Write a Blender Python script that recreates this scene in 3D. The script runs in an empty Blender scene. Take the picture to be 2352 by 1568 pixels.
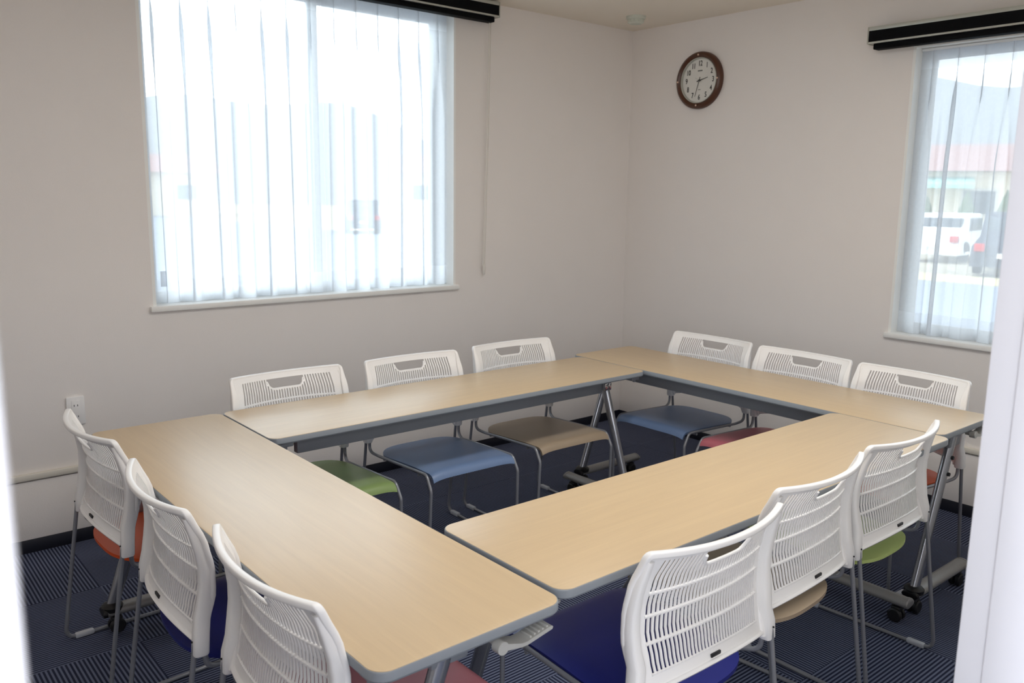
import bpy, math, random
from mathutils import Vector, Matrix
random.seed(7)
PI = math.pi
scene = bpy.context.scene
COL = scene.collection

# ------------------------------------------------------------------ helpers
class MB:
    def __init__(self): self.v = []; self.f = []; self.mi = []
    def add(self, vs, fs, m=0):
        b = len(self.v); self.v += [tuple(p) for p in vs]
        for f in fs: self.f.append(tuple(b + i for i in f)); self.mi.append(m)
    def box(self, x0, x1, y0, y1, z0, z1, m=0, bev=0.0):
        if bev <= 0:
            vs = [(x, y, z) for z in (z0, z1) for y in (y0, y1) for x in (x0, x1)]
            self.add(vs, [(0,2,3,1),(4,5,7,6),(0,1,5,4),(1,3,7,5),(3,2,6,7),(2,0,4,6)], m)
        else:
            b = bev; prof = []
            for (cx, cy, a0) in ((x1-b, y1-b, 0), (x0+b, y1-b, 90), (x0+b, y0+b, 180), (x1-b, y0+b, 270)):
                for k in range(3):
                    a = math.radians(a0 + 45*k); prof.append((cx + b*math.cos(a), cy + b*math.sin(a)))
            cxm, cym = (x0+x1)/2, (y0+y1)/2
            def ring(z, ins):
                return [(cxm + (px-cxm)*(1-ins/max(1e-6, (x1-x0)/2)), cym + (py-cym)*(1-ins/max(1e-6, (y1-y0)/2)), z) for px, py in prof]
            self.loft([ring(z0, b), ring(z0+b*.3, b*.3), ring(z0+b, 0), ring(z1-b, 0), ring(z1-b*.3, b*.3), ring(z1, b)], m=m)
    def loft(self, rings, caps=True, m=0, closed=True):
        n = len(rings[0]); vs = [p for r in rings for p in r]; fs = []
        for i in range(len(rings)-1):
            for j in range(n if closed else n-1):
                k = (j+1) % n
                fs.append((i*n+j, i*n+k, (i+1)*n+k, (i+1)*n+j))
        if caps and closed:
            fs.append(tuple(reversed(range(n)))); fs.append(tuple((len(rings)-1)*n + j for j in range(n)))
        self.add(vs, fs, m)
    def tube(self, pts, r, n=10, ry=None, caps=True, m=0, up=(0,0,1)):
        P = [Vector(p) for p in pts]; rings = []; prev = None
        for i, p in enumerate(P):
            t = (P[min(i+1, len(P)-1)] - P[max(i-1, 0)]).normalized()
            if prev is None:
                u = Vector(up)
                if abs(t.dot(u)) > .95: u = Vector((1,0,0)) if abs(t.x) < .9 else Vector((0,1,0))
                a = (u - t*u.dot(t)).normalized()
            else:
                a = (prev - t*prev.dot(t)).normalized()
            prev = a; b = t.cross(a)
            rr = r[i] if isinstance(r, (list, tuple)) else r
            r2 = rr if ry is None else ry
            rings.append([p + a*(rr*math.cos(2*PI*k/n)) + b*(r2*math.sin(2*PI*k/n)) for k in range(n)])
        self.loft(rings, caps, m)
    def lathe(self, prof, n=32, c=(0,0,0), axis='z', m=0, caps=True):
        rings = []
        for (r, h) in prof:
            ring = []
            for k in range(n):
                a = 2*PI*k/n; x, y = r*math.cos(a), r*math.sin(a)
                p = {'z': (x, y, h), 'x': (h, x, y), 'y': (y, h, x)}[axis]
                ring.append((p[0]+c[0], p[1]+c[1], p[2]+c[2]))
            rings.append(ring)
        self.loft(rings, caps, m)
    def ball(self, c, r, n=12, sz=1.0, m=0):
        self.lathe([(r*math.sin(PI*k/n) + 1e-5, -r*sz*math.cos(PI*k/n)) for k in range(n+1)], n*2, c, m=m)
    def prism(self, poly, z0, z1, m=0):
        self.loft([[(x, y, z0) for x, y in poly], [(x, y, z1) for x, y in poly]], m=m)
    def build(self, name, mat, parent=None, smooth=35, loc=None, rotz=0):
        me = bpy.data.meshes.new(name); me.from_pydata(self.v, [], self.f); me.validate()
        mats = mat if isinstance(mat, (list, tuple)) else [mat]
        for mm in mats: me.materials.append(mm)
        if len(mats) > 1 and len(me.polygons) == len(self.mi): me.polygons.foreach_set('material_index', self.mi)
        if smooth:
            me.polygons.foreach_set('use_smooth', [True]*len(me.polygons))
            try: me.set_sharp_from_angle(angle=math.radians(smooth))
            except Exception: pass
        me.update()
        o = bpy.data.objects.new(name, me); COL.objects.link(o)
        if parent: o.parent = parent
        if loc: o.location = loc
        if rotz: o.rotation_euler = (0, 0, rotz)
        return o

def fix_normals(o):
    import bmesh
    bm = bmesh.new(); bm.from_mesh(o.data); bmesh.ops.recalc_face_normals(bm, faces=bm.faces[:]); bm.to_mesh(o.data); bm.free()
    return o

def thing(name, label, cat, loc=(0,0,0), rotz=0, group=None):
    o = bpy.data.objects.new(name, None); o.empty_display_size = .1; COL.objects.link(o)
    o.location = loc; o.rotation_euler = (0, 0, rotz); o['label'] = label; o['category'] = cat
    if group: o['group'] = group
    return o
def tag(o, label, cat, group=None):
    o['label'] = label; o['category'] = cat
    if group: o['group'] = group
    return o
def struct(o): o['kind'] = 'structure'; return o

def fillet(pts, r, n=6):
    P = [Vector(p) for p in pts]; out = [P[0]]
    for i in range(1, len(P)-1):
        a, b, c = P[i-1], P[i], P[i+1]
        u = (a-b); v = (c-b); rr = r[i] if isinstance(r, (list, tuple)) else r
        ang = u.angle(v); d = min(rr/math.tan(ang/2), u.length*.49, v.length*.49)
        p0 = b + u.normalized()*d; p1 = b + v.normalized()*d
        for k in range(n+1):
            t = k/n; out.append(p0*(1-t)**2 + b*2*t*(1-t) + p1*t*t)
    out.append(P[-1]); return out

def rrect(x0, x1, y0, y1, r, n=6):
    out = []
    for (cx, cy, a0) in ((x1-r, y1-r, 0), (x0+r, y1-r, 90), (x0+r, y0+r, 180), (x1-r, y0+r, 270)):
        for k in range(n+1):
            a = math.radians(a0 + 90*k/n); out.append((cx + r*math.cos(a), cy + r*math.sin(a)))
    return out

# ------------------------------------------------------------------ materials
def srgb(r, g, b):
    f = lambda c: (c/255/12.92) if c/255 <= .04045 else ((c/255+.055)/1.055)**2.4
    return (f(r), f(g), f(b), 1)
def mat(name, col, rough=.5, metal=0.0, spec=.5, bump=None, var=None):
    m = bpy.data.materials.new(name); m.use_nodes = True; nt = m.node_tree; N = nt.nodes; Lk = nt.links
    b = N['Principled BSDF']; b.inputs['Base Color'].default_value = col; b.inputs['Roughness'].default_value = rough
    b.inputs['Metallic'].default_value = metal; b.inputs['Specular IOR Level'].default_value = spec
    tc = N.new('ShaderNodeTexCoord')
    sc, st = (bump or (300, .03))
    nz = N.new('ShaderNodeTexNoise'); nz.inputs['Scale'].default_value = sc; nz.inputs['Detail'].default_value = 3
    Lk.new(tc.outputs['Object'], nz.inputs['Vector'])
    if bump:
        bp = N.new('ShaderNodeBump'); bp.inputs['Strength'].default_value = st; bp.inputs['Distance'].default_value = .002
        Lk.new(nz.outputs['Fac'], bp.inputs['Height']); Lk.new(bp.outputs['Normal'], b.inputs['Normal'])
    v = .02 if var is None else var
    n2 = N.new('ShaderNodeTexNoise'); n2.inputs['Scale'].default_value = 6; Lk.new(tc.outputs['Object'], n2.inputs['Vector'])
    mr = N.new('ShaderNodeMapRange'); mr.inputs['To Min'].default_value = 1-v; mr.inputs['To Max'].default_value = 1+v
    Lk.new(n2.outputs['Fac'], mr.inputs['Value'])
    hs = N.new('ShaderNodeHueSaturation'); hs.inputs['Color'].default_value = col
    Lk.new(mr.outputs['Result'], hs.inputs['Value']); Lk.new(hs.outputs['Color'], b.inputs['Base Color'])
    return m

M = {}
M['wall'] = mat('wallpaper', srgb(238, 233, 229), .75, spec=.25, bump=(260, .25), var=.012)
M['ceiling'] = mat('ceiling_board', srgb(238, 230, 217), .85, spec=.2, bump=(180, .2), var=.01)
M['hall'] = mat('hall_paint', srgb(235, 236, 240), .8, spec=.2)
M['jamb'] = mat('white_door_frame', srgb(238, 239, 246), .45, spec=.4)
M['trim'] = mat('cream_trim', srgb(226, 221, 209), .5)
M['sill'] = mat('white_sill', srgb(244, 244, 241), .45)
M['base'] = mat('navy_baseboard', srgb(22, 24, 36), .5)
M['white'] = mat('white_plastic', srgb(243, 242, 241), .38, var=.008)
M['frame'] = mat('chair_grey_metal', srgb(142, 144, 150), .34, metal=.35)
M['leg'] = mat('table_leg_metal', srgb(160, 162, 168), .22, metal=.75)
M['foot'] = mat('table_foot_paint', srgb(146, 145, 143), .38, metal=.2)
M['beam'] = mat('table_beam_paint', srgb(128, 132, 138), .45, metal=0)
M['edge'] = mat('grey_table_edge', srgb(141, 147, 153), .5)
M['black'] = mat('black_plastic', srgb(18, 18, 20), .5)
M['lever'] = mat('light_grey_plastic', srgb(182, 182, 178), .4)
M['glide'] = mat('pale_glide_plastic', srgb(188, 192, 200), .3)
M['dark'] = mat('dark_tag', srgb(28, 28, 30), .5)
M['winframe'] = mat('white_window_frame', srgb(236, 240, 244), .4)
M['alu'] = mat('screen_case_aluminium', srgb(186, 187, 178), .35, metal=.3)
M['screenblack'] = mat('screen_black', srgb(8, 9, 12), .7, spec=.12)
M['cord'] = mat('white_cord', srgb(222, 218, 210), .6)
M['clockwood'] = mat('clock_brown_wood', srgb(80, 47, 31), .35, bump=(60, .1), var=.15)
M['clockface'] = mat('clock_face', srgb(226, 225, 219), .5)
M['ink'] = mat('clock_ink', srgb(45, 43, 42), .5)
M['pearl'] = mat('clock_stud', srgb(232, 200, 180), .25)
M['silver'] = mat('chrome', srgb(225, 222, 220), .15, metal=1)
M['detector'] = mat('detector_plastic', srgb(206, 210, 198), .5)
SEAT = {'orange': srgb(226, 88, 28), 'navy': srgb(30, 36, 118), 'pink': srgb(192, 108, 118), 'blue': srgb(110, 132, 168),
        'taupe': srgb(166, 148, 126), 'green': srgb(136, 158, 98), 'lime': srgb(186, 204, 126)}
for k, c in SEAT.items(): M['seat_'+k] = mat('seat_'+k, c, .42, bump=(500, .05), spec=.45)

def wood_mat():
    m = bpy.data.materials.new('maple_laminate'); m.use_nodes = True; nt = m.node_tree; N = nt.nodes; L = nt.links; b = N['Principled BSDF']
    tc = N.new('ShaderNodeTexCoord'); mp = N.new('ShaderNodeMapping'); mp.inputs['Scale'].default_value = (1.4, 26, 1); L.new(tc.outputs['Object'], mp.inputs['Vector'])
    n1 = N.new('ShaderNodeTexNoise'); n1.inputs['Scale'].default_value = 2.2; n1.inputs['Detail'].default_value = 6; n1.inputs['Distortion'].default_value = .6; L.new(mp.outputs['Vector'], n1.inputs['Vector'])
    mp2 = N.new('ShaderNodeMapping'); mp2.inputs['Scale'].default_value = (3, 160, 1); L.new(tc.outputs['Object'], mp2.inputs['Vector'])
    n2 = N.new('ShaderNodeTexNoise'); n2.inputs['Scale'].default_value = 2.0; n2.inputs['Detail'].default_value = 3; L.new(mp2.outputs['Vector'], n2.inputs['Vector'])
    mx = N.new('ShaderNodeMath'); mx.operation = 'MULTIPLY_ADD'; mx.inputs[1].default_value = .35; L.new(n2.outputs['Fac'], mx.inputs[0]); L.new(n1.outputs['Fac'], mx.inputs[2])
    cr = N.new('ShaderNodeValToRGB'); cr.color_ramp.elements[0].position = .38; cr.color_ramp.elements[0].color = srgb(197, 171, 134)
    cr.color_ramp.elements[1].position = .92; cr.color_ramp.elements[1].color = srgb(206, 180, 141)
    L.new(mx.outputs[0], cr.inputs['Fac']); L.new(cr.outputs['Color'], b.inputs['Base Color'])
    b.inputs['Roughness'].default_value = .36; b.inputs['IOR'].default_value = 1.75; b.inputs['Specular IOR Level'].default_value = .6
    return m
M['wood'] = wood_mat()

def carpet_mat():
    m = bpy.data.materials.new('carpet_tiles'); m.use_nodes = True; nt = m.node_tree; N = nt.nodes; L = nt.links; b = N['Principled BSDF']
    def math_(op, a, c=None):
        n = N.new('ShaderNodeMath'); n.operation = op
        for i, s in enumerate((a, c)):
            if s is None: continue
            if isinstance(s, (int, float)): n.inputs[i].default_value = s
            else: L.new(s, n.inputs[i])
        return n.outputs[0]
    tc = N.new('ShaderNodeTexCoord'); sp = N.new('ShaderNodeSeparateXYZ'); L.new(tc.outputs['Object'], sp.inputs[0])
    T = .517
    tx = math_('DIVIDE', math_('ADD', sp.outputs['X'], 3.485 + 20*T), T); ty = math_('DIVIDE', math_('ADD', sp.outputs['Y'], 20*T), T)
    par = math_('MODULO', math_('ADD', math_('FLOOR', tx), math_('FLOOR', ty)), 2.0)   # 0/1
    # parity 0 : ribs along y (vary with x) ; parity 1: ribs along x
    p = .0129
    u = math_('ADD', math_('MULTIPLY', sp.outputs['X'], math_('SUBTRACT', 1.0, par)), math_('MULTIPLY', sp.outputs['Y'], par))
    s = math_('FRACT', math_('DIVIDE', math_('ADD', u, 20.0), p))
    tri = math_('ABSOLUTE', math_('SUBTRACT', s, .5))           # .5 edge, 0 centre
    mr = N.new('ShaderNodeMapRange'); mr.inputs['From Min'].default_value = .19; mr.inputs['From Max'].default_value = .31; L.new(tri, mr.inputs['Value'])
    cl = N.new('ShaderNodeTexNoise'); cl.inputs['Scale'].default_value = 420; cl.inputs['Detail'].default_value = 2; L.new(tc.outputs['Object'], cl.inputs['Vector'])
    mixc = N.new('ShaderNodeMix'); mixc.data_type = 'RGBA'; mixc.inputs[6].default_value = srgb(106, 113, 136); mixc.inputs[7].default_value = srgb(40, 45, 66)
    L.new(mr.outputs['Result'], mixc.inputs[0])
    # slight tone difference between the two tile types
    tone = N.new('ShaderNodeMix'); tone.data_type = 'RGBA'; tone.blend_type = 'MULTIPLY'; tone.inputs[0].default_value = 1.0
    tn = N.new('ShaderNodeMapRange'); tn.inputs['To Min'].default_value = .65; tn.inputs['To Max'].default_value = 1.35; L.new(cl.outputs['Fac'], tn.inputs['Value'])
    L.new(mixc.outputs[2], tone.inputs[6]); L.new(tn.outputs['Result'], tone.inputs[7])
    L.new(tone.outputs[2], b.inputs['Base Color'])
    bp = N.new('ShaderNodeBump'); bp.inputs['Strength'].default_value = .6; bp.inputs['Distance'].default_value = .002
    hh = math_('ADD', math_('SUBTRACT', 1.0, mr.outputs['Result']), math_('MULTIPLY', cl.outputs['Fac'], .5)); L.new(hh, bp.inputs['Height']); L.new(bp.outputs['Normal'], b.inputs['Normal'])
    b.inputs['Roughness'].default_value = .95; b.inputs['Specular IOR Level'].default_value = .15
    return m
M['carpet'] = carpet_mat()

def sheer_mat(name, open_, tint=(.93, .96, 1.0)):
    m = bpy.data.materials.new(name); m.use_nodes = True; nt = m.node_tree; N = nt.nodes; L = nt.links
    N.remove(N['Principled BSDF']); out = N['Material Output']
    tr = N.new('ShaderNodeBsdfTransparent'); tl = N.new('ShaderNodeBsdfTranslucent'); df = N.new('ShaderNodeBsdfDiffuse')
    tl.inputs['Color'].default_value = (*[c*.95 for c in tint], 1); df.inputs['Color'].default_value = (*[c*.9 for c in tint], 1)
    tc = N.new('ShaderNodeTexCoord'); wv = N.new('ShaderNodeTexNoise'); wv.inputs['Scale'].default_value = 60; L.new(tc.outputs['Object'], wv.inputs['Vector'])
    mr = N.new('ShaderNodeMapRange'); mr.inputs['To Min'].default_value = 1-open_-.03; mr.inputs['To Max'].default_value = 1-open_+.03; L.new(wv.outputs['Fac'], mr.inputs['Value'])
    a = N.new('ShaderNodeMixShader'); a.inputs[0].default_value = .28; L.new(tl.outputs[0], a.inputs[1]); L.new(df.outputs[0], a.inputs[2])
    c = N.new('ShaderNodeMixShader'); L.new(mr.outputs['Result'], c.inputs[0]); L.new(tr.outputs[0], c.inputs[1]); L.new(a.outputs[0], c.inputs[2])
    L.new(c.outputs[0], out.inputs['Surface']); return m
M['sheer'] = sheer_mat('sheer_fabric', .27)
M['sheerhem'] = sheer_mat('sheer_fabric_doubled', .14)
def glass_mat():
    m = bpy.data.materials.new('window_glass'); m.use_nodes = True; nt = m.node_tree; N = nt.nodes; L = nt.links
    N.remove(N['Principled BSDF']); out = N['Material Output']
    tr = N.new('ShaderNodeBsdfTransparent'); tr.inputs['Color'].default_value = (.95, .98, .98, 1)
    gl = N.new('ShaderNodeBsdfGlossy'); gl.inputs['Roughness'].default_value = .02; fr = N.new('ShaderNodeFresnel'); fr.inputs['IOR'].default_value = 1.45
    c = N.new('ShaderNodeMixShader'); L.new(fr.outputs[0], c.inputs[0]); L.new(tr.outputs[0], c.inputs[1]); L.new(gl.outputs[0], c.inputs[2])
    L.new(c.outputs[0], out.inputs['Surface']); return m
M['glass'] = glass_mat()

# ------------------------------------------------------------------ camera
CAM = Vector((-4.2334, -3.8718, 1.522))
az, el, ro = math.radians(49.9796), math.radians(-9.9343), math.radians(0.7949)
fw = Vector((math.cos(el)*math.cos(az), math.cos(el)*math.sin(az), math.sin(el)))
r_ = Vector((math.sin(az), -math.cos(az), 0)); u_ = r_.cross(fw)
r2 = r_*math.cos(ro) + u_*math.sin(ro); u2 = -r_*math.sin(ro) + u_*math.cos(ro)
cd = bpy.data.cameras.new('camera'); cam = bpy.data.objects.new('camera', cd); COL.objects.link(cam)
mw = Matrix((r2, u2, -fw)).transposed().to_4x4(); mw.translation = CAM; cam.matrix_world = mw
cd.sensor_width = 22.3; cd.sensor_fit = 'HORIZONTAL'; cd.lens = 1934.22/2352*22.3
cd.clip_start = .02; cd.clip_end = 2000
cd.dof.use_dof = True; cd.dof.focus_distance = 2.6; cd.dof.aperture_fstop = 3.8
scene.camera = cam

# ------------------------------------------------------------------ room shell
H = 2.562; XL = -5.0; YF = -3.45; YO = -3.60; HY = -6.2
W1 = dict(x0=-3.069, x1=-1.409, z0=.995, z1=2.50)     # big window in wall_back (y=0)
W2 = dict(y0=-1.836, y1=-3.25, z0=.835, z1=2.262)     # window in wall_right (x=0)
TH = .20
m = MB(); m.box(XL-.2, .2, HY-.2, .2, -.12, 0)
struct(m.build('floor', M['carpet'], smooth=0))
m = MB(); m.box(XL-.2, .2, HY-.2, .2, H, H+.12)
struct(m.build('ceiling', M['ceiling'], smooth=0))
m = MB()
m.box(XL-.2, W1['x0'], 0, TH, 0, H); m.box(W1['x1'], TH, 0, TH, 0, H)
m.box(W1['x0'], W1['x1'], 0, TH, 0, W1['z0']); m.box(W1['x0'], W1['x1'], 0, TH, W1['z1'], H)
struct(m.build('wall_back', M['wall'], smooth=0))
m = MB()
m.box(0, TH, W2['y0'], 0, 0, H); m.box(0, TH, HY, W2['y1'], 0, H)
m.box(0, TH, W2['y1'], W2['y0'], 0, W2['z0']); m.box(0, TH, W2['y1'], W2['y0'], W2['z1'], H)
struct(m.build('wall_right', M['wall'], smooth=0))
m = MB(); m.box(XL-.2, XL, HY, 0, 0, H); struct(m.build('wall_left', M['wall'], smooth=0))
DX0, DX1 = -4.196, -3.041; DH = 2.10
m = MB(); m.box(XL, DX0-.035, YO, YF, 0, H); m.box(DX1+.035, 0, YO, YF, 0, H); m.box(DX0-.035, DX1+.035, YO, YF, DH+.035, H)
struct(m.build('wall_front', M['wall'], smooth=0))
m = MB(); m.box(XL-.2, .2, HY-.2, HY, 0, H); struct(m.build('wall_hall', M['hall'], smooth=0))
# door frame of the doorway the camera looks through
m = MB()
m.box(DX0-.035, DX0, YO-.012, YF+.012, 0, DH, bev=.003); m.box(DX1, DX1+.035, YO-.012, YF+.012, 0, DH, bev=.003)
m.box(DX0-.035, DX1+.035, YO-.012, YF+.012, DH, DH+.035, bev=.003)
m.box(DX0-.11, DX0-.033, YO-.02, YO+.001, 0, DH+.10, bev=.003); m.box(DX1+.033, DX1+.11, YO-.02, YO+.001, 0, DH+.10, bev=.003)
m.box(DX1-.004, DX1+.002, -3.527, -3.475, 0, DH, bev=.0015)
door = struct(m.build('door_1', M['jamb']))
# baseboards
def board(name, segs, z0, z1, mt, bev=.002):
    m = MB()
    for s in segs: m.box(*s, z0, z1, bev=bev)
    return struct(m.build(name, mt))
board('baseboard_back', [(XL, 0, -.009, 0)], 0, .058, M['base'])
board('baseboard_right', [(-.009, 0, YF, -.009)], 0, .058, M['base'])
board('baseboard_left', [(XL, XL+.009, YF, -.009)], 0, .058, M['base'])
board('baseboard_front', [(XL+.009, DX0-.036, YF, YF+.009), (DX1+.036, -.009, YF, YF+.009)], 0, .058, M['base'])
# low chair-rail trim (flat cap over a shadow gap)
def rail(name, a):
    m = MB()
    if a == 'back': m.box(XL, 0, -.022, 0, .318, .345, bev=.004)
    else: m.box(-.022, 0, YF, -.022, .318, .345, bev=.004)
    return struct(m.build(name, M['trim']))
rail('trim_1', 'back'); rail('trim_2', 'right')
m = MB(); m.box(XL, 0, -.010, 0, .059, .312, bev=.002); struct(m.build('trim_3', M['wall']))
m = MB(); m.box(-.010, 0, YF, -.011, .059, .312, bev=.002); struct(m.build('trim_4', M['wall']))

# ------------------------------------------------------------------ windows
def window(name, w, z0, z1, loc, rotz, mull):
    """local: x 0..w along the wall, room side = -y, wall face at y=0"""
    root = bpy.data.objects.new(name, None); COL.objects.link(root); root.location = loc; root.rotation_euler = (0, 0, rotz); root['kind'] = 'structure'
    m = MB(); f = .032; y0, y1 = .120, .185
    m.box(0, f, y0, y1, z0, z1, bev=.003); m.box(w-f, w, y0, y1, z0, z1, bev=.003)
    m.box(f, w-f, y0, y1, z0, z0+f, bev=.003); m.box(f, w-f, y0, y1, z1-f, z1, bev=.003)
    m.build('window_frame', M['winframe'], root)
    for k in range(2):
        a, b = (f, mull+.02) if k == 0 else (mull-.02, w-f)
        yy = .128 + .028*k; s = .030
        m = MB(); m.box(a, a+s, yy, yy+.022, z0+f, z1-f, bev=.002); m.box(b-s, b, yy, yy+.022, z0+f, z1-f, bev=.002)
        m.box(a+s, b-s, yy, yy+.022, z0+f, z0+f+s, bev=.002); m.box(a+s, b-s, yy, yy+.022, z1-f-s, z1-f, bev=.002)
        sash = m.build('sash', M['winframe'], root)
        m = MB(); m.box(a+s-.004, b-s+.004, yy+.009, yy+.013, z0+f+s-.004, z1-f-s+.004); m.build('glass_pane', M['glass'], sash, smooth=0)
    m = MB(); t = .014                      # white reveal lining
    m.box(0, t, 0, y0, z0, z1); m.box(w-t, w, 0, y0, z0, z1); m.box(t, w-t, 0, y0, z1-t, z1)
    m.build('window_lining', M['sill'], root)
    m = MB(); m.box(-.014, w+.014, -.022, y0, z0-.012, z0+.013, bev=.003); m.build('window_sill', M['sill'], root)
    return root
w1 = W1['x1'] - W1['x0']; w2 = W2['y0'] - W2['y1']
window('window_1', w1, W1['z0'], W1['z1'], (W1['x0'], 0, 0), 0, w1*.53)
window('window_2', w2, W2['z0'], W2['z1'], (0, W2['y0'], 0), -PI/2, w2*.52)

def curtain(label, x0, x1, z0, z1, loc, rotz, seed, ymid=.062, pitch=.118, tagp=False):
    root = thing('sheer_curtain', label, 'curtain', loc, rotz, 'sheer pleated curtains in the windows')
    rnd = random.Random(seed); n = max(3, round((x1-x0)/pitch)); pitch = (x1-x0)/n
    ph = [rnd.uniform(-.25, .25) for _ in range(n+2)]; am = [rnd.uniform(.7, 1.15) for _ in range(n+2)]; sk = [rnd.uniform(-.35, .5) for _ in range(n+2)]
    NX = n*18; hz = z1-.085; hem = z0+.105
    def pt(i, z):
        s = i/18; k = int(min(s, n-1e-6)); fr = s-k
        t = (z1-z)/(z1-z0)
        grow = min(1, max(0, (hz-z)/.5)); g = grow*grow*(3-2*grow)
        # narrow pinched pleat near the header, widening into a soft fold lower down
        d = (fr-.5-.12*ph[k]*g)
        wpl = .07 + .20*g
        pin = math.exp(-(d/wpl)**2)
        y = -pin*(.013 + .019*g*am[k]) + .014*g*math.sin(2*PI*fr+ph[k]*3)
        over = math.sin(PI*2*min(1, max(0, (d/wpl/2+.5))))*math.exp(-(d/wpl)**2)
        x = x0 + pitch*s + pitch*(.16*(1-g)*over + g*over*(.13*(1 if sk[k] > 0 else -1) + .2*sk[k])) + .010*g*t*math.sin(k*2.1+seed)
        e = min(1, min(s, n-s)/.5)
        return (x0 + (x-x0)*1.0 if e >= 1 else x0 + pitch*s + (x-x0-pitch*s)*e, ymid + y*e, z)
    zs_hdr = [z1, z1-.03, z1-.06, hz]
    zs = [hz - (hz-hem)*k/26 for k in range(27)]
    zs_hem = [hem, hem-.05, z0]
    def sheet(zz, off=0):
        m = MB(); vs = [tuple(Vector(pt(i, z)) + Vector((0, off, 0))) for z in zz for i in range(NX+1)]; fs = []
        for a in range(len(zz)-1):
            for i in range(NX): fs.append((a*(NX+1)+i, a*(NX+1)+i+1, (a+1)*(NX+1)+i+1, (a+1)*(NX+1)+i))
        m.add(vs, fs); return m
    sheet(zs).build('curtain_fabric', M['sheer'], root, smooth=180)
    sheet(zs_hdr).build('header_tape', M['sheerhem'], root, smooth=180)
    sheet(zs_hem).build('hem', M['sheerhem'], root, smooth=180)
    if tagp:
        m = MB(); m.box(x0+.035, x0+.062, ymid-.022, ymid-.020, z0+.075, z0+.145, bev=.0005); m.build('care_label', M['sheerhem'], root)
    m = MB(); m.box(x0, x1, ymid-.008, ymid+.008, z1, z1+.012, bev=.002); m.build('curtain_rail', M['winframe'], root)
    return root
zt1 = W1['z1']-.028; zt2 = W2['z1']-.028
curtain('left half of the white sheer curtain in the big window', .016, w1*.535, W1['z0']+.018, zt1, (W1['x0'], 0, 0), 0, 3, tagp=True)
curtain('right half of the white sheer curtain in the big window', w1*.537, w1-.016, W1['z0']+.018, zt1, (W1['x0'], 0, 0), 0, 5, ymid=.066)
curtain('white sheer curtain in the narrow window beside the door frame', .016, w2*.60, W2['z0']+.018, zt2, (0, W2['y0'], 0), -PI/2, 8)

# roll screens above the windows (black slots in an aluminium case)
def screen(label, w, loc, rotz, zc, cords=False):
    root = thing('roll_screen', label, 'roll screen', loc, rotz, 'roll screens above the windows')
    z0, z1 = zc-.035, zc+.045; d = .095
    m = MB()
    m.box(0, w, -d+.002, 0, z1-.016, z1, bev=.002)                        # top plate
    m.box(0, w, -d, -d+.006, z1-.018, z1+.001, bev=.001)                  # top front lip
    m.box(0, w, -d, -d+.006, z0+.001, z0+.010, bev=.001)                  # lower front lip
    m.box(0, w, -.004, 0, z0, z1-.016); m.box(0, w, -d+.006, -.004, z0+.002, z0+.006)
    m.box(-.006, 0, -d-.001, 0, z0, z1+.001, bev=.001); m.box(w, w+.006, -d-.001, 0, z0, z1+.001, bev=.001)
    m.build('case', M['alu'], root)
    m = MB(); m.box(.001, w-.001, -d+.001, -d+.005, z0+.010, z1-.018); m.build('front_panel', M['screenblack'], root)
    m = MB(); m.tube([(.02, -.045, z0-.010), (w-.02, -.045, z0-.010)], .014, 14); m.box(.022, w-.022, -d+.012, -.03, z0-.026, z0+.001, bev=.003)
    m.build('rolled_screen', M['screenblack'], root)
    m = MB()
    for x in (.06, w*.5, w-.06):
        m = MB(); m.box(x-.02, x+.02, -.05, -.01, z1+.0005, z1+.006, bev=.001); m.build('mounting_clip', M['black'], root)
    if cords:
        m = MB(); zb = 1.11
        m.tube([(w-.022, -.05, z0), (w-.030, -.045, 1.8), (w-.045, -.04, zb)], .0026, 6); m.tube([(w-.034, -.05, z0), (w-.042, -.045, 1.8), (w-.058, -.04, zb)], .0026, 6)
        cc = m.build('pull_cord', M['cord'], root)
        m = MB(); m.lathe([(.003, zb+.02), (.007, zb+.012), (.008, zb-.02), (.005, zb-.045), (.002, zb-.05)], 12, (w-.0485, -.04, 0)); m.build('cord_toggle', M['cord'], cc)
    return root
screen('long black roll screen case above the big window, with cords at its end', 2.10, (-1.185-2.10, 0, 0), 0, 2.508, True)
screen('black roll screen case above the narrow window near the door frame', 1.70, (0, -1.65, 0), -PI/2, 2.310)

# ------------------------------------------------------------------ chairs
ZR = [.468, .484, .500, .522, .545, .567, .573, .595, .615, .632, .638, .660, .675, .690, .696, .710, .723, .735, .742, .781, .792, .805]
def lerp_tab(t, x):
    for (a, fa), (b, fb) in zip(t, t[1:]):
        if x <= b or (b, fb) == t[-1]:
            k = min(1, max(0, (x-a)/(b-a))); k = k*k*(3-2*k)*.5 + k*.5
            return fa + (fb-fa)*k
HW = [(.455, .226), (.52, .238), (.60, .248), (.70, .247), (.805, .238)]
YS = [(.455, -.002), (.52, .018), (.60, .034), (.66, .034), (.72, .022), (.805, -.012)]
def back_pt(u, zn, off=0.0):
    z = zn + .026*(1-u*u)*(.805-zn)/(.805-.468) - .006*(1-u*u)*(zn-.468)/(.805-.468)
    bow = .036 + .016*(zn-.468)/.337
    y = lerp_tab(YS, zn) - bow*(1-abs(u)**2.1)
    return Vector((u*lerp_tab(HW, zn), y - off, z))
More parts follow.
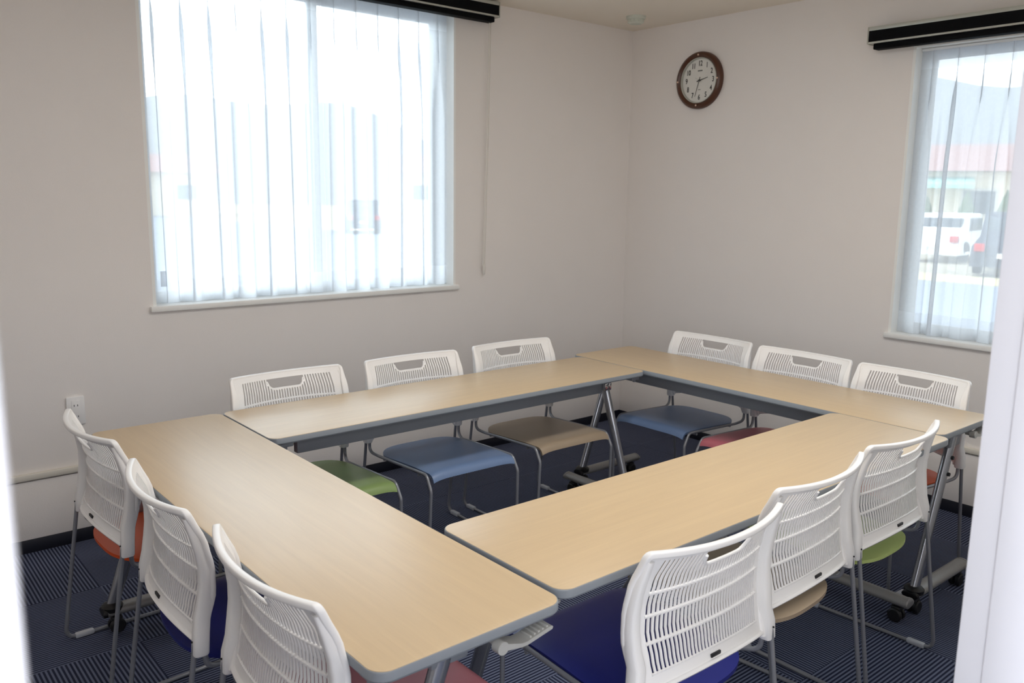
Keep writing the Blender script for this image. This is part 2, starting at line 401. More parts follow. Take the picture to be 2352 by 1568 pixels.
def backrest_mesh():
    NS = 35; a, b = -.80, .80; pit = (b-a)/NS; gap = .54*pit
    U = [-.985, -.93, -.87]; kind = ['s', 's']
    U.append(a); kind.append('s')
    for k in range(NS):
        c = a + pit*(k+.5)
        if k == 0: U[-1] = c-gap/2; 
        else: U.append(c-gap/2); kind.append('s')
        U.append(c+gap/2); kind.append('g')
    for x in (.87, .93, .985): U.append(x); kind.append('s')
    m = MB(); nU, nZ = len(U), len(ZR); th = .0032
    def zz(i, j):
        zn = ZR[j]
        if 17 <= j <= 18:
            e = max(0, (abs(U[i])-.215)/.10); zn += .020*min(1, e)**2.2 if abs(U[i]) < .335 else 0
        return zn
    vid = {}
    fr = [[back_pt(U[i], zz(i, j)) for j in range(nZ)] for i in range(nU)]
    def solid(i, j):
        if i < 0 or j < 0 or i >= nU-1 or j >= nZ-1: return False
        mid = (U[i]+U[i+1])/2
        if j == 18 and abs(mid) < .325: return False       # handle opening
        if kind[i] == 'g':
            if 2 <= j <= 4 or 6 <= j <= 8 or 10 <= j <= 12: return False
            if 14 <= j <= 16: return False
            if j in (17, 18) and abs(mid) >= .335: return False
        return True
    for i in range(nU):
        for j in range(nZ): m.v.append(tuple(fr[i][j]))
    for i in range(nU):
        for j in range(nZ): p = fr[i][j]; m.v.append((p.x, p.y-th, p.z))
    O = nU*nZ; id_ = lambda i, j: i*nZ+j
    for i in range(nU-1):
        for j in range(nZ-1):
            if not solid(i, j): continue
            A, B, Cc, D = id_(i, j), id_(i+1, j), id_(i+1, j+1), id_(i, j+1)
            F = [(A, D, Cc, B), (A+O, B+O, Cc+O, D+O)]
            if not solid(i-1, j): F.append((A, A+O, D+O, D))
            if not solid(i+1, j): F.append((B, Cc, Cc+O, B+O))
            if not solid(i, j-1): F.append((A, B, B+O, A+O))
            if not solid(i, j+1): F.append((D, D+O, Cc+O, Cc))
            for f in F: m.f.append(f); m.mi.append(0)
    # beaded cross ribs on the rear face
    for zn in (.570, .635, .693, .502):
        pts, rr = [], []
        n = NS*4
        for k in range(n+1):
            u = a + (b-a)*k/n; pts.append(back_pt(u, zn, th+.0005)); rr.append(.0025 + .0016*(.5-.5*math.cos(2*PI*(k/4)))) 
        rr = [.0024 + .0019*(1 if (k % 4 in (0,)) else (.0 if k % 4 == 2 else .55)) for k in range(n+1)]
        m.tube(pts, rr, 6)
    # lip under the handle opening
    pts = []
    for k in range(25):
        u = -.325 + .65*k/24; e = max(0, (abs(u)-.215)/.10); pts.append(back_pt(u, .7385 + .020*min(1, e)**2.2 + (.012*(max(0, abs(u)-.30)/.025)), .004))
    m.tube(pts, .0042, 8)
    return m
def rim_mesh():
    # rounded rim swept up one side, over the top and down the other
    path = []
    n = 16
    for k in range(n): zn = .458 + (.790-.458)*k/(n-1); path.append((-1.0, zn))
    for k in range(1, 6): t = k/6*PI/2; path.append((-1.0 + .055*(1-math.cos(t)), .790 + .015*math.sin(t)))
    for k in range(21): u = -.945 + 1.89*k/20; path.append((u, .805))
    for k in range(5, 0, -1): t = k/6*PI/2; path.append((1.0 - .055*(1-math.cos(t)), .790 + .015*math.sin(t)))
    for k in range(n-1, -1, -1): zn = .458 + (.790-.458)*k/(n-1); path.append((1.0, zn))
    P = [back_pt(u, zn) for u, zn in path]
    cen = Vector((0, 0, .62)); rings = []
    for i, p in enumerate(P):
        t = (P[min(i+1, len(P)-1)] - P[max(i-1, 0)]).normalized()
        yv = Vector((0, 1, 0)); yv = (yv - t*yv.dot(t)).normalized(); inn = t.cross(yv).normalized()
        if inn.dot(cen-p) < 0: inn = -inn
        top = min(1, max(0, (p.z-.74)/.05))
        wi = .028*(1-top) + .0145*top; dp = .016*(1-top) + .0165*top
        if p.z < .52: wi *= 1 - .25*(.52-p.z)/.07
        q = p + inn*(wi/2-.004) - yv*(dp/2-.0012); ring = []
        for k in range(14):
            a = 2*PI*k/14; c, s = math.cos(a), math.sin(a); e = .5
            ring.append(q + inn*(wi/2*math.copysign(abs(c)**e, c)) + yv*(dp/2*math.copysign(abs(s)**e, s)))
        rings.append(ring)
    m = MB(); m.loft(rings)
    pts = [back_pt(-.93 + 1.86*k/20, .470, .004) for k in range(21)]
    m.tube(pts, .0055, 8, ry=.007)
    return m
def sleeve_mesh(s):
    m = MB(); rings = []
    for z, wx, wy, y in ((.452, .0170, .0175, -.006), (.456, .0185, .019, -.006), (.50, .0175, .019, -.003), (.54, .0165, .019, .004), (.58, .0155, .018, .011), (.62, .0145, .0165, .015), (.66, .0135, .0155, .014), (.70, .0125, .014, .007), (.74, .0115, .0125, -.004), (.785, .009, .009, -.020)):
        xs = lerp_tab(HW, z) - .0105 if z > .52 else .238
        ring = []
        for k in range(14):
            a = 2*PI*k/14; c, sn = math.cos(a), math.sin(a); e = .6
            ring.append((s*xs + wx*math.copysign(abs(c)**e, c), y + wy*math.copysign(abs(sn)**e, sn), z))
        rings.append(ring)
    m.loft(rings); return m
def seat_z(u, y):
    t = min(1, max(0, y/.36)); z = .417 + .015*t*t*(3-2*t) - .006*(1-u*u)*(1 - min(1, max(0, (y-.3)/.12)))
    z -= .011*abs(u)**7
    return z
def seat_mesh():
    NU, NV = 24, 30; th = .011; top, bot = [], []
    for j in range(NV+1):
        for i in range(NU+1):
            u = -1 + 2*i/NU; u = math.sin(u*PI/2)
            yr = .105 - .120*math.sqrt(max(0, 1-abs(u)**3)); v = j/NV
            yy = yr + (.50-yr)*v                                    # arc length parameter, bends down past .425
            hw = .212 - .006*v
            if yy < .425: y, z, ny, nz = yy, seat_z(u, yy), 0, 1
            else:
                r = .036; a = min(1.45, (yy-.425)/r*.74); y = .425 + r*math.sin(a); z = seat_z(u, .425) - r*(1-math.cos(a)); ny, nz = math.sin(a), math.cos(a)
            top.append((u*hw, y, z)); bot.append((u*hw*.992, y - ny*th, z - nz*th))
    m = MB(); m.v = top + bot; O = len(top); id_ = lambda i, j: j*(NU+1)+i
    for j in range(NV):
        for i in range(NU):
            A, B, Cc, D = id_(i, j), id_(i+1, j), id_(i+1, j+1), id_(i, j+1)
            m.f += [(A, B, Cc, D), (A+O, D+O, Cc+O, B+O)]
            if i == 0: m.f.append((A, D, D+O, A+O))
            if i == NU-1: m.f.append((B, B+O, Cc+O, Cc))
            if j == 0: m.f.append((A, A+O, B+O, B))
            if j == NV-1: m.f.append((D, Cc, Cc+O, D+O))
    m.mi = [0]*len(m.f); return m
def side_frame_mesh(s):
    m = MB()
    pts = [(s*.236, .004, .50), (s*.236, .006, .412), (s*.221, .055, .402), (s*.219, .427, .418), (s*.221, .462, .36), (s*.228, .452, .0075),
           (s*.241, -.085, .0075), (s*.238, -.014, .50)]
    P = fillet(pts, [0, .035, .03, .032, .03, .035, .035, 0], 6)
    m.tube(P, .0066, 10); return m
def make_chair(name, label, group):
    t = thing(name, label, 'chair', group=group)
    b = backrest_mesh().build('backrest', M['white'], t, smooth=40)
    fix_normals(rim_mesh().build('backrest_rim', M['white'], b, smooth=50))
    m = MB(); c = [back_pt(u, .484, .0062) for u in (-.10, .045)]
    m.box(min(p.x for p in c), max(p.x for p in c), c[0].y-.0012, c[0].y+.004, c[0].z-.0042, c[0].z+.0042, bev=.001); lp = m.build('label_plate', M['dark'], b); lp['label'] = 'small black label plate'
    for s in (-1, 1):
        sl = sleeve_mesh(s).build('frame_sleeve', M['white'], t, smooth=50)
        m = MB(); m.lathe([(.0001, -.0258), (.0024, -.0258), (.0024, -.020)], 10, (s*.238, 0, .486), 'y'); m.build('screw', M['dark'], sl)
    seat_mesh().build('seat', M['seat_navy'], t, smooth=50)
    for s in (-1, 1):
        fix_normals(side_frame_mesh(s).build('side_frame', M['frame'], t, smooth=60))
    m = MB(); m.tube([(-.222, .10, .398), (.222, .10, .398)], .0065, 8); m.build('crossbar', M['frame'], t)
    m = MB(); m.tube([(-.222, .37, .404), (.222, .37, .404)], .0065, 8); m.build('crossbar', M['frame'], t)
    for s in (-1, 1):
        for y in (-.025, .36):
            x = s*(.228 + .013*(.452-y)/.537)
            m = MB(); m.box(x-.0105, x+.0105, y-.03, y+.03, .0, .0175, bev=.0045); m.build('glide', M['glide'], t)
    return t
CH = [  # key, x, y, fine angle, base angle, seat colour, label
 ('B1', -2.792, -.775, .5, 180, 'green', 'white slatted-back chair with green seat, below the left side of the big window'),
 ('B2', -2.203, -.783, -.9, 180, 'blue', 'white slatted-back chair with blue seat, middle one of the three by the big window wall'),
 ('B3', -1.616, -.775, -1.1, 180, 'taupe', 'white slatted-back chair with taupe seat, beside the crossed table legs at the far corner'),
 ('C1', -.686, -1.238, 1.0, 90, 'blue', 'white slatted-back chair with blue seat, below the wall clock in the corner'),
 ('C2', -.701, -1.775, -.2, 90, 'pink', 'white slatted-back chair with pink seat, middle one of the three along the clock wall'),
 ('C3', -.718, -2.292, -2.8, 90, 'orange', 'white slatted-back chair with orange seat, in front of the narrow window'),
 ('A1', -3.592, -1.111, 1.7, -90, 'orange', 'white slatted-back chair with orange seat, below the wall outlet at the far left'),
 ('A2', -3.600, -1.781, -2.6, -90, 'navy', 'white slatted-back chair with dark blue seat, middle one of the left row'),
 ('A3', -3.584, -2.367, .1, -90, 'pink', 'white slatted-back chair with pink seat, nearest the camera in the left row'),
 ('D1', -2.743, -2.799, -.4, 0, 'navy', 'white slatted-back chair with dark blue seat, nearest on the right beside the grey table lever'),
 ('D2', -2.196, -2.729, 3.7, 0, 'taupe', 'white slatted-back chair with taupe seat, between the dark blue and lime green seated chairs'),
 ('D3', -1.653, -2.695, 1.6, 0, 'lime', 'white slatted-back chair with lime green seat, beside the shiny table leg on the right'),
]
proto = make_chair('stacking_chair', CH[0][6], 'white slatted-back chairs around the tables')
def copy_tree(o, parent=None):
    c = o.copy(); COL.objects.link(c)
    if parent: c.parent = parent
    for ch in list(o.children): copy_tree(ch, c)
    return c
chairs = []
for i, (k, x, y, th, base, colr, lab) in enumerate(CH):
    o = proto if i == 0 else None
    chairs.append((o, k, x, y, th, base, colr, lab))
protos = [proto] + [copy_tree(proto) for _ in range(11)]
for o, (k, x, y, th, base, colr, lab) in zip(protos, CH):
    o.location = (x, y, 0); o.rotation_euler = (0, 0, math.radians(base+th)); o['label'] = lab
    for ch in o.children:
        if ch.name.split('.')[0] == 'seat':
            ch.material_slots[0].link = 'OBJECT'; ch.material_slots[0].material = M['seat_'+colr]

# ------------------------------------------------------------------ tables
TT = .70
def make_table(label, L, W, group):
    t = thing('folding_table', label, 'table', group=group)
    x0, x1, y0, y1 = -L/2, L/2, -W/2, W/2
    m = MB(); rings = []
    for ins, z in ((.009, TT-.0255), (.003, TT-.024), (.0, TT-.019), (0, TT-.003), (.0008, TT-.0012)):
        rings.append([(x, y, z) for x, y in rrect(x0+ins, x1-ins, y0+ins, y1-ins, .038, 8)])
    m.loft(rings); m.build('edge_band', M['edge'], t, smooth=30)
    m = MB(); rings = [[(x, y, z) for x, y in rrect(x0+i, x1-i, y0+i, y1-i, .037, 8)] for i, z in ((.0022, TT-.002), (.0024, TT-.0002), (.003, TT))]
    m.loft(rings); m.build('tabletop', M['wood'], t, smooth=30)
    # long beam under the top
    m = MB(); m.box(x0+.12, x1-.235, -.165, -.135, .614, .668, bev=.004); m.box(x0+.12, x1-.235, -.135, -.11, .656, .668, bev=.003)
    m.build('beam', M['beam'], t)
    for s in (-1, 1):
        X = s*(L/2-.085)
        m = MB(); m.box(X-.03, X+.03, -.10, .14, .6695, .6745, bev=.002); m.box(X-.022, X+.012, -.06, .03, .612, .662, bev=.005); br = m.build('top_bracket', M['beam'], t)
        m = MB(); m.tube([(X, -.212, .095), (X, -.019, .652)], .0215, 18, ry=.017, up=(0, 1, 0)); lg = m.build('leg', M['leg'], t)
        m = MB()
        for (yy, zz) in ((-.045, .575), (-.065, .515)): m.lathe([(.0001, s*.0235), (.007, s*.0235), (.008, s*.016)], 12, (X, yy+.003, zz), 'x')
        m.build('leg_screw', M['black'], lg)
        m = MB(); m.lathe([(.034, .085), (.036, .100), (.030, .107), (.020, .112)], 20, (X, -.211, 0)); m.build('leg_collar', M['black'], lg)
        m = MB()
        m.tube([(X, -.232, .083), (X, .198, .083)], .019, 18, ry=.029, up=(0, 0, 1)); ft = m.build('foot', M['foot'], t)
        for yy, dd in ((-.232, -1), (.198, 1)):
            m = MB(); m.tube([(X, yy, .083), (X, yy+dd*.010, .083), (X, yy+dd*.014, .083)], [.0205, .0195, .012], 18, ry=.030, up=(0, 0, 1)); m.build('foot_cap', M['black'] if dd < 0 else M['foot'], ft)
        for yy in (-.200, .165):
            m = MB(); m.tube([(X, yy, .070), (X, yy, .045)], .011, 10); m.box(X-.014, X+.014, yy-.018, yy+.018, .040, .060, bev=.005); cs = m.build('caster', M['black'], t)
            m = MB()
            for q in (-1, 1): m.lathe([(.010, q*.004), (.0245, q*.005), (.026, q*.009), (.026, q*.017), (.021, q*.021), (.008, q*.0215)], 22, (X, yy, .0262), 'x')
            m.build('caster_wheel', M['black'], cs)
        # folding release lever sticking out at the end
        xe = s*(L/2)
        m = MB(); m.tube([(xe-s*.055, .055, .664), (xe-s*.004, .055, .656)], .008, 10); m.tube([(xe-s*.015, .055, .655), (xe+s*.006, .055, .655)], .0135, 16)
        prof = [(.055, .664), (.055, .648), (.105, .640), (.120, .640), (.185, .652), (.187, .657), (.183, .660), (.118, .648), (.105, .648)]
        a, b = xe - s*.034, xe + s*.004
        m.loft([[(a, y, z) for y, z in prof], [(b, y, z) for y, z in prof]])
        for k in range(5):
            yy = .128 + .011*k; zz = .6525 + .0019*k
            m.box(min(a, b)+.003, max(a, b)-.004, yy, yy+.0045, zz-.004, zz+.0018, bev=.001)
        fix_normals(m.build('lever', M['lever'], t, smooth=30))
        # shiny clip and small hooks
        m = MB()
        if s > 0:
          for q in (0,): m.box(s*(L/2-.228)-.012, s*(L/2-.228)+.012, -.187+.011*q*0, -.165, .628+.0*q, .664, bev=.004)
          m.box(s*(L/2-.205)-.008, s*(L/2-.205)+.008, -.187, -.165, .628, .664, bev=.004)
          m.build('clip', M['silver'], t)
        m = MB(); m.box(s*(L/2-.06)-.025, s*(L/2-.06)+.025, -.212, -.19, .660, .6745, bev=.003); m.box(s*(L/2-.06)-.005, s*(L/2-.06)+.005, -.207, -.195, .650, .662, bev=.002)
        m.build('joining_hook', M['beam'], t)
    return t
xa, w, L = -3.5478, .4506, 1.8851
TB = [  # location, rot, label
 ((xa + w + L/2 - .002, -.826 - w/2, 0), 0, 'maple-topped folding table parallel to the big window wall, with crossed legs at its far end'),
 ((xa + w/2 - .006, -.8254 - L/2, 0), -PI/2, 'maple-topped folding table on the left, with three chairs along the doorway-side left row'),
 ((xa + w*1.5 + L + .002, -.7633 - L/2, 0), -PI/2, 'maple-topped folding table along the clock wall, pushed against three chairs'),
 ((xa + w + L/2 + .004, -2.6823 + w/2, 0), PI, 'maple-topped folding table at the front right, nearest the bright door frame'),
]
tproto = make_table(TB[0][2], L, w, 'four folding tables joined in a square')
tl = [tproto] + [copy_tree(tproto) for _ in range(3)]
for o, (loc, rz, lab) in zip(tl, TB):
    o.location = loc; o.rotation_euler = (0, 0, rz); o['label'] = lab
tl[3].scale = ((L-.010)/L, 1, 1)
for ch in tl[3].children:      # the front right table's feet sit slightly towards the inside of the square
    if ch.name.split('.')[0] in ('leg', 'leg_collar', 'foot', 'caster'): ch.location.y -= .035
kb = (L-.47)/(L-.355)
for tt in tl[1:]:
    for ch in tt.children:
        if ch.name.split('.')[0] == 'beam': ch.scale.x = kb; ch.location.x = (L/2-.235)*(1-kb)
for ch in tl[2].children:      # this table's near leg set stands a little closer to its end
    if ch.name.split('.')[0] in ('top_bracket', 'leg', 'leg_collar', 'foot', 'caster') and ch.data.vertices[0].co.x > 0: ch.location.x += .035

# ------------------------------------------------------------------ clock
def text_mesh(items, mt, name, parent, y):
    m = MB()
    for s, x, z, size in items:
        cu = bpy.data.curves.new('t', 'FONT'); cu.body = s; cu.size = size; cu.align_x = 'CENTER'; cu.align_y = 'CENTER'; cu.extrude = .0004; cu.offset = .0007; cu.resolution_u = 3
        o = bpy.data.objects.new('t', cu); COL.objects.link(o)
        dg = bpy.context.evaluated_depsgraph_get(); me = bpy.data.meshes.new_from_object(o.evaluated_get(dg))
        m.add([(x + v.co.x*.82, y - v.co.z, z + v.co.y*1.15) for v in me.vertices], [tuple(p.vertices) for p in me.polygons])
        bpy.data.objects.remove(o); bpy.data.curves.remove(cu); bpy.data.meshes.remove(me)
    return m.build(name, mt, parent, smooth=0)
ck = thing('wall_clock', 'round wall clock with brown frame and white face, near the room corner', 'clock', (0, -.563, 2.207), -PI/2)
R = .166
m = MB(); m.lathe([(R-.034, -.012), (R-.034, -.026), (R-.030, -.033), (R-.018, -.040), (R-.006, -.034), (R, -.022), (R, -.004), (R-.006, 0), (.12, 0), (.12, -.012)], 72, axis='y', caps=False)
fix_normals(m.build('clock_frame', M['clockwood'], ck, smooth=40))
m = MB(); m.lathe([(.0001, -.013), (R-.035, -.013), (R-.033, -.013)], 64, axis='y', caps=False); face = m.build('clock_face', M['clockface'], ck); fix_normals(face)
m = MB(); m.lathe([(R-.034, -.014), (R-.034, -.028), (R-.0375, -.028), (R-.0405, -.014)], 64, axis='y', caps=False); fix_normals(m.build('inner_ring', M['alu'], ck))
items = []
for h in range(1, 13):
    a = 2*PI*h/12; items.append((str(h), math.sin(a)*.098, math.cos(a)*.098, .037))
text_mesh(items, M['ink'], 'numerals', face, -.0138)
m = MB()
for k in range(5): m.box(-.016+.0068*k, -.016+.0068*k+.005, -.0142, -.013, .054, .0595)
for k in range(3): m.box(-.008+.006*k, -.008+.006*k+.004, -.0142, -.013, -.0545, -.0515)
m.build('maker_mark', M['ink'], face, smooth=0)
def hand(ang, l, w0, y, nm, mt, tail=.02):
    a = math.radians(ang); d = Vector((math.sin(a), 0, math.cos(a))); p = Vector((math.cos(a), 0, -math.sin(a)))
    m = MB(); q = [-d*tail - p*w0*.7, -d*tail + p*w0*.7, d*l + p*w0*.35, d*l - p*w0*.35]
    m.loft([[v + Vector((0, y, 0)) for v in q], [v + Vector((0, y-.001, 0)) for v in q]]); return fix_normals(m.build(nm, mt, ck, smooth=0))
hand(76.5, .062, .0042, -.0165, 'hour_hand', M['ink'])
hand(197, .096, .003, -.0185, 'minute_hand', M['ink'])
hand(300, .035, .0014, -.0205, 'second_hand', M['alu'])
m = MB(); m.lathe([(.006, -.013), (.006, -.021), (.0001, -.022)], 16, axis='y'); m.build('hand_hub', M['ink'], ck)
for k in range(4):
    a = PI/2*k; m = MB(); m.ball((math.sin(a)*(R-.020), -.040, math.cos(a)*(R-.020)), .0055, 8); m.build('stud', M['pearl'], ck)

# smoke detector
t = thing('smoke_detector', 'small round smoke detector on the ceiling above the room corner', 'smoke detector', (-.335, -.325, H))
m = MB(); m.lathe([(.058, 0), (.058, -.012), (.052, -.018), (.045, -.018)], 36); m.build('detector_base', M['detector'], t)
m = MB(); m.lathe([(.045, -.017), (.045, -.034), (.034, -.043), (.0001, -.045)], 36)
for k in range(12):
    a = 2*PI*k/12; m.box(math.cos(a)*.043-.004, math.cos(a)*.043+.004, math.sin(a)*.043-.004, math.sin(a)*.043+.004, -.036, -.020)
m.build('detector_head', M['detector'], t)

# wall outlet
t = thing('wall_outlet', 'white wall outlet above the low trim, behind the far left chair', 'outlet', (-3.414, 0, .585))
m = MB(); m.box(-.036, .036, -.011, 0, -.062, .062, bev=.004); pl = m.build('cover_plate', M['white'], t)
m = MB(); m.box(-.017, .017, -.0135, -.010, -.046, .046, bev=.002); oi = m.build('socket', M['white'], t)
m = MB()
for zz in (.024, -.024):
    for xx in (-.0065, .0065): m.box(xx-.0012, xx+.0012, -.0142, -.013, zz-.004, zz+.004)
m.build('slots', M['dark'], oi, smooth=0)

# ------------------------------------------------------------------ outside
GZ = -.45
def omat(name, col, rough=.9): return mat(name, col, rough, spec=.1, var=.12)
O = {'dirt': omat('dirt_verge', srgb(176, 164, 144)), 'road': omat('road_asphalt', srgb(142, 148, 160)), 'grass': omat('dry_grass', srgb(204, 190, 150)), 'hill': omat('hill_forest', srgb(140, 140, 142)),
     'hwall': omat('house_wall', srgb(226, 216, 196)), 'roof': omat('red_roof', srgb(168, 130, 124)), 'carw': omat('white_car_paint', srgb(235, 236, 238), .3), 'card': omat('dark_car_paint', srgb(66, 68, 82), .3),
     'tyre': omat('tyre', srgb(30, 30, 32)), 'carglass': omat('car_glass', srgb(84, 92, 102), .15), 'red': omat('tail_light', srgb(200, 40, 40), .3), 'shrub': omat('shrub_leaves', srgb(92, 108, 78)), 'conc': omat('concrete', srgb(206, 204, 200)),
     'teal': omat('teal_awning', srgb(160, 212, 202)), 'bark': omat('bark', srgb(90, 76, 66)), 'plate': omat('number_plate', srgb(240, 240, 235))}
m = MB(); m.box(TH, 400, -400, 400, GZ-.3, GZ); m.box(-400, TH, TH, 400, GZ-.3, GZ); struct(m.build('ground', O['dirt'], smooth=0))
m = MB(); m.box(4, 16.8, -300, 300, GZ, GZ+.02); m.box(-300, 4, 5, 23, GZ, GZ+.02); struct(m.build('road', O['road'], smooth=0))
m = MB(); m.box(16.8, 18.8, -300, 24, GZ, GZ+.05); tag(m.build('grass_verge', O['grass'], smooth=0, loc=(0, 0, -.012)), 'strip of dry grass along the far side of the road outside', 'grass')['kind'] = 'stuff'
# low concrete kerb wall outside
m = MB(); m.box(-60, 3.2, 3.0, 3.2, GZ, GZ+.55, bev=.02); m.box(3.0, 3.2, -60, 3.0, GZ, GZ+.55, bev=.02); tag(m.build('boundary_wall', O['conc']), 'low pale concrete boundary wall outside the windows', 'wall')
# hills
rnd = random.Random(11)
m = MB(); rings = []; n = 90
for (rad, hh) in ((120, 0), (150, .45), (185, .8), (230, 1.0), (300, .9)):
    ring = []
    for k in range(n+1):
        a = math.radians(-25 + 150*k/n)
        e = 22 + 8*math.sin(a*5+1) + 5*math.sin(a*11+2) + 2*math.sin(a*31); e *= .74
        if a < .9: e += 9*math.sin((a+.3)*2.2)
        ring.append((rad*math.cos(a), rad*math.sin(a), GZ + e*hh*1.15))
    rings.append(ring)
m.loft(rings, caps=False, closed=False); tag(fix_normals(m.build('hillside', O['hill'], smooth=60)), 'hazy wooded hillside rising behind the houses outside', 'hill')

def house(label, x, y, rz, a, b, h, awn=False, wins=3):
    t = thing('house', label, 'house', (x, y, GZ), math.radians(rz), 'houses outside')
    m = MB(); m.box(-a/2, a/2, -b/2, b/2, 0, h); m.build('wall', O['hwall'], t, smooth=0)
    m = MB(); e = .7; hh = h*.45; r0 = [(-a/2-e, -b/2-e, h), (-a/2-e, b/2+e, h), (-a/2-e, 0, h+hh)]; m.loft([r0, [(a/2+e, p[1], p[2]) for p in r0]]); fix_normals(m.build('roof', O['roof'], t, smooth=0))
    for k in range(wins):
        xx = -a/2 + a*(k+.5)/wins
        m = MB(); m.box(xx-.8, xx+.8, -b/2-.06, -b/2+.05, h*.35, h*.75, bev=.02); wf = m.build('window', O['conc'], t)
        m = MB(); m.box(xx-.68, xx+.68, -b/2-.09, -b/2-.05, h*.35+.12, h*.75-.12); m.build('pane', O['carglass'], wf, smooth=0)
    if awn:
        m = MB(); m.loft([[(-a/2, -b/2, h*.92), (-a/2, -b/2-1.4, h*.80), (-a/2, -b/2-1.4, h*.75), (-a/2, -b/2, h*.86)], [(a*.1, -b/2, h*.92), (a*.1, -b/2-1.4, h*.80), (a*.1, -b/2-1.4, h*.75), (a*.1, -b/2, h*.86)]])
        fix_normals(m.build('awning', O['teal'], t, smooth=0))
    return t
house('red-roofed house with teal awning seen through the narrow window', 44, 17, -66, 13, 8, 3.4, True, 4)
house('red-roofed house seen through the right part of the big window', 42, 58, -38, 11, 8, 3.6, False, 3)
house('pale house seen through the left part of the big window', 14, 66, -14, 14, 8, 3.2, False, 4)
def car(label, x, y, rz, paint, h=1.5, Lc=4.3):
    t = thing('parked_car', label, 'car', (x, y, GZ+.05), math.radians(rz), 'cars parked outside')
    prof = [(-.5, .22), (-.5, .55), (-.47, .78), (-.36, h/1.55), (-.25, h), (.12, h), (.26, .95), (.46, .78), (.5, .55), (.5, .22)]
    prof = [(p[0]*Lc, p[1] if p[1] < .9 else p[1]) for p in prof]
    m = MB(); rings = []
    for yy, s in ((-.82, .90), (-.80, .97), (-.74, 1.0), (.74, 1.0), (.80, .97), (.82, .90)):
        rings.append([(px*(.985+.015*s), yy*(1 if pz < .9 else .86), .22 + (pz-.22)*s) for px, pz in prof])
    m.loft(rings); fix_normals(m.build('car_body', paint, t, smooth=25))
    m = MB(); m.box(-.34*Lc, -.335*Lc+.25, -.62, .62, .92, h-.14, bev=.03); m.box(-.20*Lc, .12*Lc, -.745, .745, .95, h-.14, bev=.03); m.build('car_windows', O['carglass'], t)
    m = MB(); m.box(-.512*Lc, -.49*Lc, -.74, -.5, .62, .82, bev=.01); m.box(-.512*Lc, -.49*Lc, .5, .74, .62, .82, bev=.01); m.build('tail_lights', O['red'], t)
    m = MB(); m.box(-.512*Lc, -.50*Lc, -.2, .2, .45, .58); m.build('number_plate', O['plate'], t, smooth=0)
    for sx in (-.31, .31):
        for sy in (-1, 1):
            m = MB(); m.lathe([(.15, -.09), (.29, -.1), (.32, -.07), (.32, .07), (.29, .1), (.15, .09)], 24, (sx*Lc, sy*.72, .30), 'y'); m.build('wheel', O['tyre'], t)
    return t
car('white car parked across the road, seen at the left of the narrow window', 25.2, 8.4, 8, O['carw'])
car('dark car parked across the road, seen at the right of the narrow window', 21.4, 5.1, 14, O['card'], 1.62)
car('dark car parked across the road, seen at the right of the big window', 17, 33, 62, O['card'], 1.55)
def conifer(label, x, y, h, r, grp):
    t = thing('shrub', label, 'shrub', (x, y, GZ), 0, grp)
    m = MB(); m.tube([(0, 0, 0), (0, 0, h*.3)], .08, 8); m.build('stem', O['bark'], t)
    m = MB(); rr = random.Random(int(x*10+y)); rings = []
    for k in range(13):
        z = .1 + h*k/12; q = r*math.sin(PI*(.12+.86*(k/12)**.8))*(1-.35*k/12)
        rings.append([(q*(1+rr.uniform(-.25, .25))*math.cos(2*PI*j/16), q*(1+rr.uniform(-.25, .25))*math.sin(2*PI*j/16), z+rr.uniform(-.05, .05)) for j in range(16)])
    m.loft(rings); m.build('foliage', O['shrub'], t, smooth=0)
for i, (x, y) in enumerate([(33.5, 13.2), (34.0, 11.6), (34.4, 10.2), (34.9, 8.8), (35.3, 7.4)]):
    conifer('slender dark shrub in the row before the red-roofed house', x, y, 2.3, .5, 'slender shrubs in front of the house')
m = MB(); m.tube([(0, 0, 0), (0, 0, 9)], [.16, .10], 10); m.box(-1, 1, -.06, .06, 8.2, 8.35); o = m.build('utility_pole', O['conc'], None, loc=(27, 10.9, GZ)); tag(o, 'pale utility pole standing across the road, seen through the narrow window', 'pole')

# ------------------------------------------------------------------ light
wd = bpy.data.worlds.new('overcast_sky'); scene.world = wd; wd.use_nodes = True; N = wd.node_tree.nodes; Lk = wd.node_tree.links
bg = N['Background']; tc = N.new('ShaderNodeTexCoord'); sp = N.new('ShaderNodeSeparateXYZ'); Lk.new(tc.outputs['Generated'], sp.inputs[0])
cr = N.new('ShaderNodeValToRGB'); Lk.new(sp.outputs['Z'], cr.inputs['Fac'])
cr.color_ramp.elements[0].position = 0; cr.color_ramp.elements[0].color = (.93, .97, 1, 1)
cr.color_ramp.elements[1].position = .7; cr.color_ramp.elements[1].color = (.80, .90, 1, 1)
Lk.new(cr.outputs['Color'], bg.inputs['Color'])
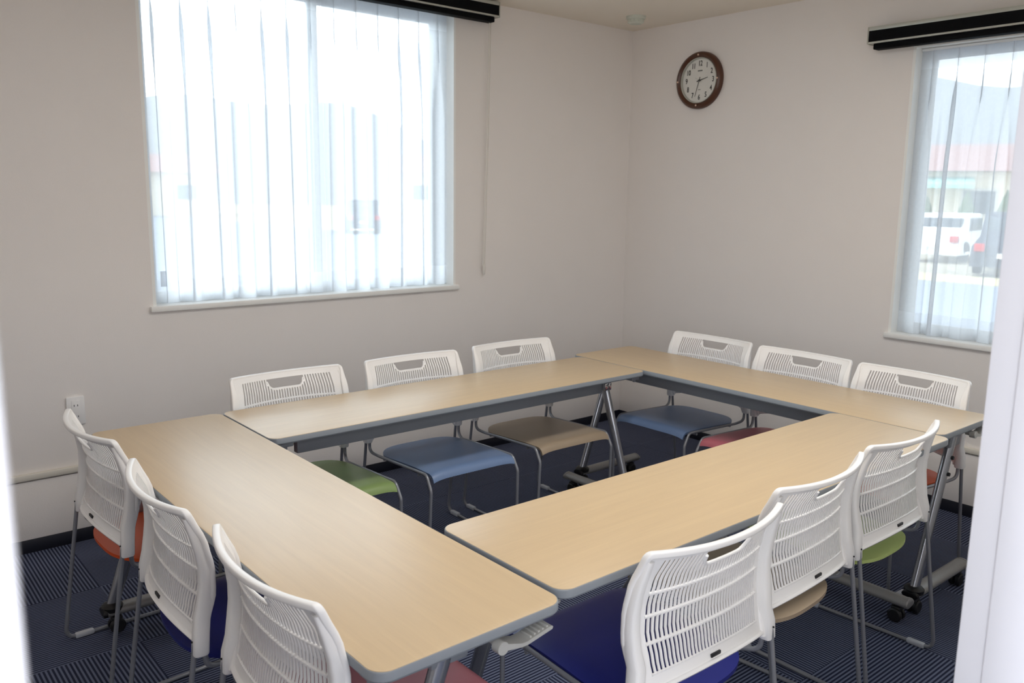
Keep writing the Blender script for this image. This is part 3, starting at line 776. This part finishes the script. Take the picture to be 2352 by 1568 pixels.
# overcast sky, brighter on the side where the sun stands behind the clouds
dt = N.new('ShaderNodeVectorMath'); dt.operation = 'DOT_PRODUCT'; dt.inputs[1].default_value = Vector((-.45, 1, .45)).normalized(); Lk.new(tc.outputs['Generated'], dt.inputs[0])
mr = N.new('ShaderNodeMapRange'); mr.interpolation_type = 'SMOOTHSTEP'; mr.inputs['From Min'].default_value = .25; mr.inputs['From Max'].default_value = 1.0
mr.inputs['To Min'].default_value = 3.2; mr.inputs['To Max'].default_value = 7.6; Lk.new(dt.outputs['Value'], mr.inputs['Value']); Lk.new(mr.outputs['Result'], bg.inputs['Strength'])
def area(name, loc, rot, sx, sy, power, col):
    l = bpy.data.lights.new(name, 'AREA'); l.shape = 'RECTANGLE'; l.size = sx; l.size_y = sy; l.energy = power; l.color = col
    o = bpy.data.objects.new(name, l); COL.objects.link(o); o.location = loc; o.rotation_euler = rot; return o
# hall ceiling lamps behind the camera and unseen room fill lights added above the frame
area('hall_ceiling_lamp', (-3.8, -5.5, H-.03), (0, 0, 0), 1.2, .5, 16, (.93, .96, 1))
area('hall_ceiling_lamp', (-1.8, -5.2, H-.03), (0, 0, 0), 1.2, .5, 30, (.93, .96, 1))
area('room_fill_light', (-2.2, -2.4, H-.03), (0, 0, 0), 1.2, .3, 21, (1, .985, .965))
area('room_fill_light', (-4.1, -1.9, H-.03), (0, 0, 0), .3, 1.2, 3, (1, .975, .95))
area('jamb_fill_light', (-4.95, -4.7, 1.5), (0, -PI/2, 0), 1.3, 1.2, 28, (.90, .94, 1))  # unseen fill added at the hall's left wall to brighten the right jamb
# window light portals
for loc, rot, sx, sy in (((W1['x0']+w1/2, TH+.01, (W1['z0']+W1['z1'])/2), (PI/2, 0, PI), w1, W1['z1']-W1['z0']), ((TH+.01, W2['y0']-w2/2, (W2['z0']+W2['z1'])/2), (PI/2, 0, PI/2), w2, W2['z1']-W2['z0'])):
    o = area('window_portal', loc, rot, sx, sy, 1, (1, 1, 1)); o.data.cycles.is_portal = True

vs = scene.view_settings; vs.view_transform = 'Standard'; vs.look = 'None'; vs.gamma = 1; vs.exposure = 0.38; vs.use_curve_mapping = False
try:
    scene.cycles.use_denoising = True; scene.cycles.max_bounces = 10; scene.cycles.diffuse_bounces = 6; scene.cycles.transparent_max_bounces = 16
    scene.cycles.caustics_reflective = False; scene.cycles.caustics_refractive = False; scene.cycles.sample_clamp_indirect = 6
except Exception: pass
